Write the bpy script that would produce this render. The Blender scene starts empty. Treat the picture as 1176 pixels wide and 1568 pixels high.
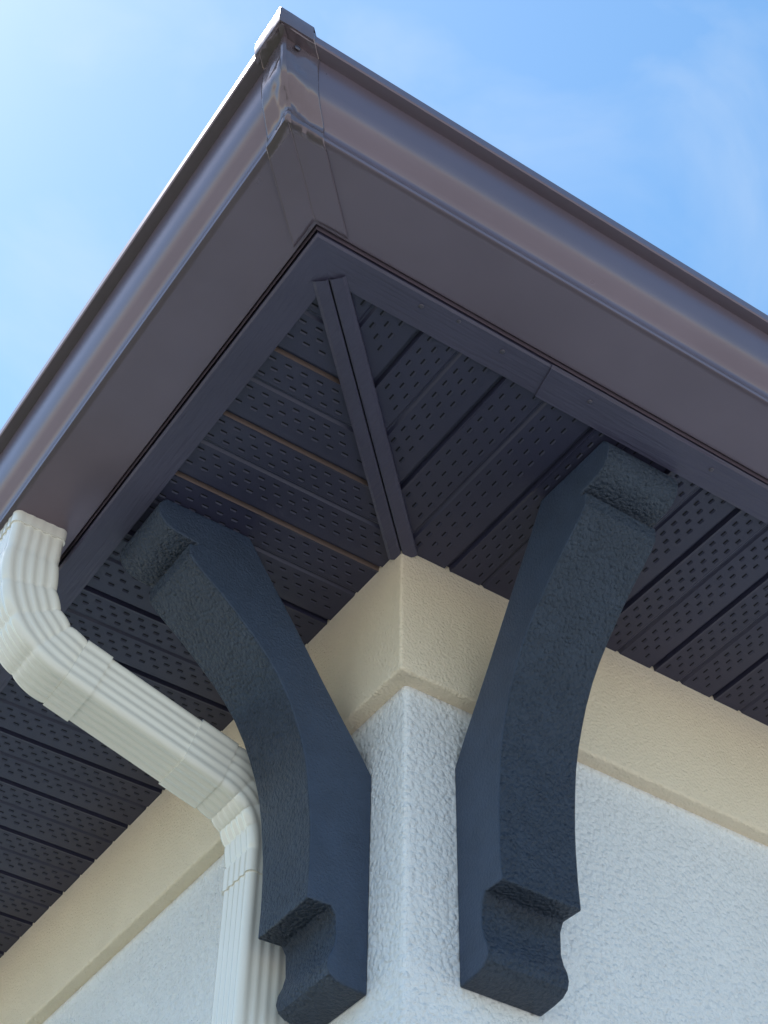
import bpy, bmesh, math, random
from mathutils import Matrix, Vector, noise
random.seed(7)
S=bpy.context.scene
S.view_settings.view_transform='Standard'; S.view_settings.look='None'; S.view_settings.exposure=0
GZ=-3.26; HL=7.0

# ---------------- materials ----------------
def mat(name,base,rough=.5,metal=0.,spec=.5,var=.08,vscale=6.,bumps=(),coat=0.,rvar=0.):
    m=bpy.data.materials.new(name); m.use_nodes=True
    nt=m.node_tree; N=nt.nodes; L=nt.links; p=N['Principled BSDF']
    tc=N.new('ShaderNodeTexCoord')
    n=N.new('ShaderNodeTexNoise'); n.inputs['Scale'].default_value=vscale; n.inputs['Detail'].default_value=3
    L.new(tc.outputs['Object'],n.inputs['Vector'])
    r=N.new('ShaderNodeValToRGB')
    r.color_ramp.elements[0].position=.3; r.color_ramp.elements[1].position=.7
    r.color_ramp.elements[0].color=[c*(1-var) for c in base]+[1]
    r.color_ramp.elements[1].color=[min(1,c*(1+var)) for c in base]+[1]
    L.new(n.outputs['Fac'],r.inputs['Fac']); L.new(r.outputs['Color'],p.inputs['Base Color'])
    p.inputs['Roughness'].default_value=rough; p.inputs['Metallic'].default_value=metal
    p.inputs['Specular IOR Level'].default_value=spec
    p.inputs['Coat Weight'].default_value=coat
    if rvar:
        mr=N.new('ShaderNodeMapRange'); mr.inputs['To Min'].default_value=max(.02,rough-rvar); mr.inputs['To Max'].default_value=rough+rvar
        n2=N.new('ShaderNodeTexNoise'); n2.inputs['Scale'].default_value=vscale*3; n2.inputs['Detail'].default_value=3
        L.new(tc.outputs['Object'],n2.inputs['Vector']); L.new(n2.outputs['Fac'],mr.inputs['Value']); L.new(mr.outputs[0],p.inputs['Roughness'])
    prev=None
    for b in bumps:
        kind,sc,dist,st=b[:4]
        mp=N.new('ShaderNodeMapping'); L.new(tc.outputs['Object'],mp.inputs['Vector'])
        if len(b)>4: mp.inputs['Scale'].default_value=b[4]
        if kind in 'ng':
            t=N.new('ShaderNodeTexNoise'); t.inputs['Scale'].default_value=sc; t.inputs['Detail'].default_value=2 if kind=='n' else 4; o=t.outputs['Fac']
            if kind=='g': t.inputs['Roughness'].default_value=.6
        else:
            t=N.new('ShaderNodeTexVoronoi'); t.feature='F1'; t.inputs['Scale'].default_value=sc; o=t.outputs['Distance']
        L.new(mp.outputs[0],t.inputs['Vector'])
        bp=N.new('ShaderNodeBump'); bp.inputs['Distance'].default_value=dist; bp.inputs['Strength'].default_value=st
        if kind=='v': bp.invert=True
        L.new(o,bp.inputs['Height'])
        if prev: L.new(prev.outputs[0],bp.inputs['Normal'])
        prev=bp
    if prev: L.new(prev.outputs[0],p.inputs['Normal'])
    return m
m_wall=mat('stucco_white',(.87,.88,.90),.8,bumps=(('v',115,.0045,.8),('g',150,.006,.8)),var=.025)
m_frz=mat('stucco_cream',(.94,.80,.61),.7,bumps=(('v',190,.002,.6),('g',220,.005,.75)),var=.03)
m_brk=mat('bracket_coat',(.036,.053,.088),.42,bumps=(('v',150,.005,.9),('g',230,.007,.9)),var=.10,vscale=30)
m_brs=mat('bracket_coat_side',(.036,.056,.100),.5,bumps=(('g',230,.0038,.75),),var=.10,vscale=30)
m_gut=mat('gutter_brown_metal',(.175,.138,.170),.30,metal=.42,bumps=(('n',3,.012,.25),),var=.05,rvar=.05)
m_gutc=mat('gutter_corner_metal',(.185,.145,.165),.20,metal=.5,bumps=(('n',26,.005,.5),),var=.06,rvar=.05)
m_sof=mat('soffit_vinyl',(.039,.039,.076),.42,bumps=(('n',300,.0005,.4),),var=.08)
m_trim_a=mat('trim_woodgrain_a',(.068,.063,.108),.42,bumps=(('n',160,.003,.6,(.06,1,1)),),var=.1)
m_trim_b=mat('trim_woodgrain_b',(.068,.063,.108),.42,bumps=(('n',160,.003,.6,(1,.06,1)),),var=.1)
m_slot=mat('vent_slot_dark',(.006,.006,.012),.8)
m_lip=mat('soffit_edge_bounce',(.18,.13,.115),.42)  # ground light reflected on joint step faces, painted in as tan
m_down=mat('downspout_cream',(.85,.81,.73),.18,bumps=(('n',8,.004,.2),),var=.02,coat=.3)
m_roof=mat('asphalt_shingle',(.06,.055,.05),.9,bumps=(('n',60,.01,.6),),var=.3,vscale=20)
m_grd=mat('ground_concrete',(.45,.43,.40),.9,bumps=(('n',30,.02,.6),),var=.12,vscale=3)
m_dimmer=mat('bounce_dimmer_green',(.06,.09,.035),.95,bumps=(('n',60,.05,1.),),var=.4,vscale=20)  # dark green for the added sheet that cuts ground bounce
m_scr=mat('screw_metal',(.12,.11,.14),.35,metal=.6)

def obj(name,verts,faces,mats,parent=None,fm=None,smooth=False,bevel=0,seg=2,recalc=True,angle=35):
    me=bpy.data.meshes.new(name); me.from_pydata([tuple(v) for v in verts],[],faces)
    for m in (mats if isinstance(mats,(list,tuple)) else [mats]): me.materials.append(m)
    if fm:
        for p,i in zip(me.polygons,fm): p.material_index=i
    if recalc:
        b=bmesh.new(); b.from_mesh(me); bmesh.ops.recalc_face_normals(b,faces=b.faces); b.to_mesh(me); b.free()
    o=bpy.data.objects.new(name,me); S.collection.objects.link(o)
    if parent: o.parent=parent
    if smooth:
        for p in me.polygons: p.use_smooth=True
        try:
            me.set_sharp_from_angle(angle=math.radians(angle))
        except Exception: pass
    if bevel:
        md=o.modifiers.new('b','BEVEL'); md.width=bevel; md.segments=seg; md.limit_method='ANGLE'; md.angle_limit=math.radians(40); md.harden_normals=False
    return o
def empty(name):
    e=bpy.data.objects.new(name,None); S.collection.objects.link(e); return e
def sw(p,side):  # side 0 : right arm (d along -y, run along x); 1: left arm
    run,d,z=p
    return (run,-d,z) if side==0 else (-d,run,z)

house=empty('stucco_house')
t=.0272;h=.2377
V=[(0,0),(HL,0),(HL,HL),(0,HL)]
v=[(x,y,GZ-.1) for x,y in V]+[(x,y,.02) for x,y in V]
obj('walls',v,[(0,1,5,4),(1,2,6,5),(2,3,7,6),(3,0,4,7)],m_wall,house,bevel=.008,seg=3)
v=[];f=[]
ring=lambda d,z:[(-d,-d,z),(HL+d,-d,z),(HL+d,HL+d,z),(-d,HL+d,z)]
for d,z in ((-.004,-h),(t,-h),(t,.02)): v+=ring(d,z)
for k in range(2):
    for i in range(4):
        j=(i+1)%4; f.append((k*4+i,k*4+j,(k+1)*4+j,(k+1)*4+i))
obj('frieze_band',v,f,m_frz,house,bevel=.005,seg=3)
d=.575; z0=.152; c=HL/2
v=ring(d,z0)+[(c,c,z0+(c+d)*.42)]
obj('roof',v,[(0,1,4),(1,2,4),(2,3,4),(3,0,4)],m_roof,house)
v=[];f=[]
for dd,z in ((.4535,.004),(.4535,.155)): v+=ring(dd,z)
for i in range(4): f.append((i,(i+1)%4,4+(i+1)%4,4+i))
obj('fascia',v,f,m_gut,house)
v=ring(.45,.009)+ring(-.01,.009)
obj('soffit_far_sides',v,[(1,2,6,5),(2,3,7,6)],m_sof,house)

# ---------------- vented soffit panels ----------------
def joints(side):
    if side==1: J=[-.402,-.26,-.118,.026,.178,.33,.468,.605,.745,.88]
    else: J=[-.392,-.251,-.108,.055,.2,.34,.478,.612]
    while J[-1]<HL: J.append(J[-1]+.139)
    return J
SZ=.007
def soffit(side):
    J=joints(side); v=[];f=[];fm=[]
    pts=[]
    for a,b in zip(J[:-1],J[1:]):
        w=b-a; m=a+w/2
        tan=1 if (side==1 and a<.1) else 0  # painted ground-bounce tan, only on left-arm joints near the corner
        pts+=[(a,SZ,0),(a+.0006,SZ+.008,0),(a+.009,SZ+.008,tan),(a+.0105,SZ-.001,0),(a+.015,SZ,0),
              (m-.005,SZ,0),(m-.0015,SZ+.0035,0),(m+.0015,SZ+.0035,0),(m+.005,SZ,0)]
    pts=[p for p in pts if p[0]>-.45]
    pts.insert(0,(-.45,SZ,0))
    out=[]
    for a,b in zip(pts[:-1],pts[1:]):
        out.append(a)
        if a[0]<-t<b[0]:
            k=(-t-a[0])/(b[0]-a[0]); out.append((-t,a[1]+k*(b[1]-a[1]),a[2]))
    out.append(pts[-1])
    for u,z,m in out:
        v+= [sw((u,.45,z),side),sw((u,-u if u<-t else .0,z),side)]
    for i in range(len(out)-1):
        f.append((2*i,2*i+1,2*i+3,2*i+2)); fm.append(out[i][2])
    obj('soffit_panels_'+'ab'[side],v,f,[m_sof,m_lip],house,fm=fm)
    v=[];f=[];fm=[]
    def quad(ps,mi):
        n=len(v); v.extend(ps); f.append((n,n+1,n+2,n+3)); fm.append(mi)
    for a,b in zip(J[:-1],J[1:]):
        if a>2.4: break
        w=b-a
        for half in range(2):
            base=a+half*w/2+ (.018 if half==0 else .010)
            wid=(w/2-.030)
            for r in range(3):
                u=base+ (r+.3)*wid/2.6
                dd=.395-(.012 if r%2 else 0)-random.uniform(0,.002)
                while dd>.035:
                    lim = -u+.03 if u<-t else .035
                    if dd-.013>lim and u>-.39:
                        zz=SZ-.0004
                        quad([sw((u-.0014,dd,zz),side),sw((u+.0014,dd-.001,zz),side),sw((u+.0014,dd-.0115,zz),side),sw((u-.0014,dd-.0105,zz),side)],0)
                        quad([sw((u+.0014,dd,zz),side),sw((u+.0036,dd-.001,zz-.0015),side),sw((u+.0036,dd-.0105,zz-.0015),side),sw((u+.0014,dd-.0115,zz),side)],1)
                    dd-=.026
    obj('soffit_vent_slots_'+'ab'[side],v,f,[m_slot,m_sof],house,fm=fm,recalc=False)
soffit(0); soffit(1)

def mitre():
    v=[];f=[]
    w=.023
    n=Vector((1,-1,0)).normalized()
    def P(s,off,z):
        return Vector((-s,-s,0))+n*off+Vector((0,0,z))
    for sgn in (1,-1):
        b=len(v)
        prof=[(.0012,.004),(.0012,-.0035),(.004,-.005),(w*.8,-.0035),(w,-.001),(w,.006)]
        for s in (.40,.018):
            for o,z in prof: v.append(P(s,sgn*o,z))
        k=len(prof)
        for i in range(k-1): f.append((b+i,b+i+1,b+k+i+1,b+k+i))
    obj('soffit_mitre_strip',v,f,m_trim_b,house)
    obj('soffit_mitre_gap',[P(.40,-.002,.003),P(.40,.002,.003),P(.02,.002,.003),P(.02,-.002,.003)],[(0,1,2,3)],m_slot,house)
mitre()

def trim(side):
    prof=[(.397,.006),(.397,.0),(.447,.0),(.450,.003),(.450,.012)]
    v=[];f=[];k=len(prof)
    for end in (0,1):
        for d,z in prof: v.append(sw(((-d if end==0 else HL),d,z),side))
    for i in range(k-1): f.append((i,i+1,k+i+1,k+i))
    obj('soffit_trim_'+'ab'[side],v,f,(m_trim_a,m_trim_b)[side],house)
    if side==0:
        prof=[(.3955,.004),(.3955,-.0030),(.4485,-.0030),(.4515,.003)]
        v=[];f=[];k=len(prof)
        for e,x0 in ((0,-.062),(1,2.6)):
            for d,z in prof: v.append(((x0+ (.012 if (e==0 and d<.42) else 0)),-d,z))
        for i in range(k-1): f.append((i,i+1,k+i+1,k+i))
        f.append((0,1,2,3))
        obj('soffit_trim_lap',v,f,m_trim_a,house)
trim(0);trim(1)
gut=empty('rain_gutter')
def screw(x,y,z,r=.004,ax=2,par=house):
    bm=bmesh.new(); bmesh.ops.create_uvsphere(bm,u_segments=12,v_segments=6,radius=r)
    bmesh.ops.scale(bm,vec=[(.4 if i==ax else 1) for i in range(3)],verts=bm.verts)
    bmesh.ops.translate(bm,vec=(x,y,z),verts=bm.verts)
    me=bpy.data.meshes.new('screw_head'); bm.to_mesh(me); bm.free(); me.materials.append(m_scr)
    for p in me.polygons:p.use_smooth=True
    o=bpy.data.objects.new('screw_head',me); S.collection.objects.link(o); o.parent=par
for x in (-.272,-.135,.02,.25): screw(x,-.432,-.0036 if x>-.06 else -.0006,.0038)
screw(-.215,-.44,-.0006,.003)

# ---------------- gutter ----------------
GP=[(.4560,.150),(.4560,.0113),(.5560,.0113),(.5625,.0112),(.5660,.0130),(.5672,.0165),(.5660,.0210),(.5648,.024),(.5648,.031),(.5665,.036),(.5720,.042),(.5800,.0490),(.5870,.0570),(.5920,.067),(.5950,.079),(.5970,.094),(.5985,.112),(.5995,.1285),(.6150,.1305),(.6168,.1325),(.6168,.1475),(.6150,.149),(.604,.149),(.602,.143)]
def gutter_arm(side,gp,name,m,s0,s1,n,wr=0,parent=gut):
    v=[];f=[];k=len(gp)
    for j in range(n+1):
        for d,z in gp:
            if s1 is None: run=-d+(HL+.45+d)*((j/n)**1.6)
            else: run=-d+s0+(s1-s0)*j/n
            p=Vector(sw((run,d,z),side))
            if wr:
                lowp=d<.566
                a=wr*(.22 if lowp else 1)
                q=noise.noise_vector(p*34)*a+noise.noise_vector(p*85)*a*.45
                fade=1-(j/n)*.8
                p+=q*fade
                if not lowp:
                    o=Vector((-1,0,0)) if side==1 else Vector((0,-1,0))
                    p+=o*a*.35*fade
            v.append(p)
    fm=[]
    for j in range(n):
        for i in range(k-1):
            f.append((j*k+i,j*k+i+1,(j+1)*k+i+1,(j+1)*k+i))
            fm.append(1 if gp[i+1][0]<.5605 and gp[i+1][1]<.02 else 0)
    return obj(name,v,f,[m,m_gut],parent,fm=fm,smooth=True,angle=30)
gutter_arm(0,GP,'gutter_run_a',m_gut,0,None,30)
gutter_arm(1,GP,'gutter_run_b',m_gut,0,None,30)
def outset(gp,o):
    r=[]
    for i,(d,z) in enumerate(gp):
        a=Vector(gp[max(0,i-1)]);b=Vector(gp[min(len(gp)-1,i+1)]);tt=(b-a).normalized();n=Vector((tt.y,-tt.x))
        r.append((d+n.x*o,z+n.y*o))
    return r
def densify(gp,mx):
    r=[gp[0]]
    for a,b in zip(gp[:-1],gp[1:]):
        L=math.dist(a,b);k=max(1,int(L/mx))
        for i in range(1,k+1): r.append((a[0]+(b[0]-a[0])*i/k,a[1]+(b[1]-a[1])*i/k))
    return r
CP=densify(outset(GP[1:-1],.0024),.005)
CP=[p for p in CP if p[0]>.4575]
for s in (0,1):
    o=gutter_arm(s,CP,'corner_miter_'+'ab'[s],m_gutc,0,.052,18,wr=.0044)
    md=o.modifiers.new('s','SOLIDIFY'); md.thickness=.0010; md.offset=0
cap=[(.6100,.1285),(.6195,.1285),(.6215,.136),(.6210,.158),(.6130,.160),(.598,.158)]
for s in (0,1):
    gutter_arm(s,cap,'corner_cap_'+'ab'[s],m_gutc,0,.05 if s==0 else .062,6,wr=.001)
v=[];f=[]
bp=[p for p in outset(GP[3:19],.0048)]
for d,z in bp:
    for o,e in ((-.004,-.001),(0,.0018),(.004,-.001)):
        n=Vector((1,-1,0)).normalized(); p=Vector((-d,-d,z))+n*o+Vector((-1,-1,0)).normalized()*e; p+=noise.noise_vector(p*60)*.0012; v.append(p)
for i in range(len(bp)-1):
    for j in range(2): f.append((3*i+j,3*i+j+1,3*i+j+4,3*i+j+3))
obj('corner_seam_bead',v,f,m_gutc,gut,smooth=True,angle=60)
screw(-.583,-.604,.118,.005,1,gut)

# ---------------- brackets ----------------
PR=[(.383,.003),(.391,-.010),(.3925,-.023),(.388,-.037),(.376,-.049),(.360,-.055),(.340,-.0575),(.322,-.0585),(.3215,-.0635),(.3345,-.0655),(.3310,-.088),
(.318,-.102),(.30,-.116),(.276,-.134),(.253,-.153),(.21,-.193),(.185,-.220),(.166,-.245),(.148,-.276),(.135,-.305),(.123,-.336),(.114,-.367),(.108,-.40),(.104,-.43),(.100,-.465),(.098,-.50),(.097,-.545),(.098,-.590),
(.060,-.5885),(.053,-.600),(.051,-.632),(.055,-.650),(.061,-.664),(.063,-.677),(.059,-.688),(.048,-.695),(.03,-.698),(0,-.700),
(0,-.353),(.027,-.310),(.060,-.262),(.093,-.213),(.124,-.165),(.150,-.125),(.175,-.088),(.205,-.044),(.235,.003)]
def bracket(side):
    o0,o1=(.086,.218) if side==0 else (.084,.212)
    k=len(PR); v=[sw((o0,d,z),side) for d,z in PR]+[sw((o1,d,z),side) for d,z in PR]
    f=[tuple(range(k)),tuple(range(2*k-1,k-1,-1))]+[(i,(i+1)%k,k+(i+1)%k,k+i) for i in range(k)]
    return obj('eave_bracket' ,v,f,[m_brk,m_brs],None,fm=[1,1]+[0]*k,bevel=.003,seg=2,smooth=True,angle=32)
b0=bracket(0); b1=bracket(1)

# ---------------- downspout ----------------
ds=empty('downspout')
Y0,Y1=.243,.325; YC=(Y0+Y1)/2
def bez(p0,p1,p2,n):
    return [((1-t)**2*Vector(p0)+2*t*(1-t)*Vector(p1)+t*t*Vector(p2)) for t in [i/n for i in range(n+1)]]
P_=[Vector((-.514,.012)),Vector((-.514,-.05))]
NB=60
e1=bez((-.514,-.06),(-.514,-.19),(-.415,-.218),NB)
e2=bez((-.150,-.294),(-.062,-.318),(-.060,-.42),NB)
path=[]
for p in P_: path.append((p,1.0,0))
def pleat(u,n):
    return .065*abs(math.sin(u*math.pi*n))**.55
for i,p in enumerate(e1): path.append((p,1.0+pleat(i/NB,4),1))
for i in range(1,8): path.append((e1[-1].lerp(e2[0],i/8),1.0,0))
for i,p in enumerate(e2): path.append((p,1.0+pleat(i/NB,4)*.8,1))
for z in (-.44,-.47,-.6,-.8,-1.2,-2,GZ+.12): path.append((Vector((-.060,z)),1.,0))
def section(hx,hy,nf=5,amp=.0022):
    r=.011; per=[]
    def side(x0,y0,x1,y1,nx,ny):
        for i in range(20):
            u=i/20
            fl=amp*(0.5-0.5*math.cos(u*math.pi*2*nf))
            per.append((x0+(x1-x0)*u-nx*fl,y0+(y1-y0)*u-ny*fl))
    def arc(cx,cy,a0):
        for i in range(5):
            a=a0+math.pi/2*i/5; per.append((cx+r*math.cos(a),cy+r*math.sin(a)))
    side(hx,-hy+r,hx,hy-r,1,0); arc(hx-r,hy-r,0)
    side(hx-r,hy,-hx+r,hy,0,1); arc(-hx+r,hy-r,math.pi/2)
    side(-hx,hy-r,-hx,-hy+r,-1,0); arc(-hx+r,-hy+r,math.pi)
    side(-hx+r,-hy,hx-r,-hy,0,-1); arc(hx-r,-hy+r,1.5*math.pi)
    return per
def sweep(path,hx,hy,name,nf=4,amp=.0026,close=False):
    if close:
        path=[(path[0][0],.93,0)]+[(path[0][0],1.,0)]+path[1:-1]+[(path[-1][0],1.,0),(path[-1][0],.93,0)]
    sec=section(hx,hy,nf,amp);k=len(sec);v=[];f=[]
    for i,(p,s,_) in enumerate(path):
        a=path[max(0,i-1)][0];b=path[min(len(path)-1,i+1)][0]
        if (b-a).length<1e-6: a=path[max(0,i-2)][0];b=path[min(len(path)-1,i+2)][0]
        tt=(b-a).normalized();n=Vector((-tt.y,tt.x))
        for q,r in sec:
            w=p+n*q*s; v.append((w.x,YC+r*s,w.y))
    for i in range(len(path)-1):
        for j in range(k): f.append((i*k+j,i*k+(j+1)%k,(i+1)*k+(j+1)%k,(i+1)*k+j))
    return obj(name,v,f,m_down,ds,smooth=True,angle=50)
sweep(path,.043,(Y1-Y0)/2,'pipe')
a=e1[-1];b=e2[0]
sweep([(a.lerp(b,u),1.0,0) for u in (.0,.06,.16)],.0452,(Y1-Y0)/2+.0022,'elbow_collar_1',close=True)
sweep([(a.lerp(b,u),1.0,0) for u in (.76,.9,1.0)],.0452,(Y1-Y0)/2+.0022,'elbow_collar_2',close=True)
sweep([(Vector((-.060,z)),1.,0) for z in (-.425,-.45,-.462)],.0452,(Y1-Y0)/2+.0022,'elbow_collar_3',close=True)
sweep([(Vector((-.514,z)),1.,0) for z in (.013,.0,-.010)],.045,(Y1-Y0)/2+.002,'outlet_flange',amp=.001,close=True)
sweep([(Vector((-.060,z)),1.,0) for z in (-1.5,-1.51,-1.53)],.0455,(Y1-Y0)/2+.003,'wall_strap',amp=0,close=True)
sweep([(p,1.,0) for p in bez((-.06,GZ+.14),(-.06,GZ+.06),(-.2,GZ+.05),8)],.043,(Y1-Y0)/2,'outlet_shoe')

# ---------------- ground ----------------
obj('ground',[(-300,-300,GZ),(300,-300,GZ),(300,300,GZ),(-300,300,GZ)],[(0,1,2,3)],m_grd)
z=GZ+.004
obj('bounce_dimmer',[(-4.5,-1.6,z),(HL+2,-1.6,z),(HL+2,HL+6,z),(-4.5,HL+6,z)],[(0,1,2,3)],m_dimmer)  # unseen dark grass sheet, added to dim ground bounce, wider on the -x side

# ---------------- sun + sky ----------------
sd=Vector((-.24,.38,.85)).normalized()
sun=bpy.data.lights.new('sun','SUN'); sun.energy=5.0; sun.angle=math.radians(.5); sun.color=(1,.94,.83)
so=bpy.data.objects.new('sun',sun); S.collection.objects.link(so); so.rotation_euler=sd.to_track_quat('Z','Y').to_euler()
W=bpy.data.worlds.new('World'); S.world=W; W.use_nodes=True
nt=W.node_tree;N=nt.nodes;L=nt.links
bg=N['Background']; sky=N.new('ShaderNodeTexSky'); sky.sky_type='NISHITA'; sky.sun_disc=False
sky.sun_elevation=math.asin(sd.z); sky.sun_rotation=math.atan2(sd.x,sd.y)
sky.air_density=1.3; sky.dust_density=.5; sky.ozone_density=1.2
hs=N.new('ShaderNodeHueSaturation'); hs.inputs['Hue'].default_value=.492; hs.inputs['Saturation'].default_value=1.2; hs.inputs['Value'].default_value=1.55; L.new(sky.outputs[0],hs.inputs['Color'])
tc=N.new('ShaderNodeTexCoord'); mp=N.new('ShaderNodeMapping'); mp.inputs['Scale'].default_value=(2.2,3.5,2.0)
L.new(tc.outputs['Generated'],mp.inputs['Vector'])
cn=N.new('ShaderNodeTexNoise'); cn.inputs['Scale'].default_value=3.0; cn.inputs['Detail'].default_value=7; cn.inputs['Distortion'].default_value=.5
L.new(mp.outputs[0],cn.inputs['Vector'])
cr=N.new('ShaderNodeMapRange'); cr.inputs['From Min'].default_value=.48; cr.inputs['From Max'].default_value=.85; cr.inputs['To Max'].default_value=.35
L.new(cn.outputs['Fac'],cr.inputs['Value'])
mx=N.new('ShaderNodeMix'); mx.data_type='RGBA'; mx.inputs['B'].default_value=(6.0,6.6,7.0,1)
L.new(cr.outputs[0],mx.inputs['Factor']); L.new(hs.outputs[0],mx.inputs['A']); L.new(mx.outputs['Result'],bg.inputs['Color'])
bg.inputs['Strength'].default_value=.15

# ---------------- camera ----------------
M=Matrix(((0.829114,-0.558928,0.013026),(-0.40947,-0.591214,0.694838),(-0.380664,-0.581434,-0.719048)))
cam=bpy.data.cameras.new('camera'); co=bpy.data.objects.new('camera',cam); S.collection.objects.link(co)
co.matrix_world=Matrix.Translation((-1.0272,-1.5031,-1.7576)) @ M.transposed().to_4x4()
cam.sensor_fit='VERTICAL'; cam.sensor_height=24; cam.lens=24*2459.7/1568; cam.clip_end=2000; cam.clip_start=.01
S.camera=co
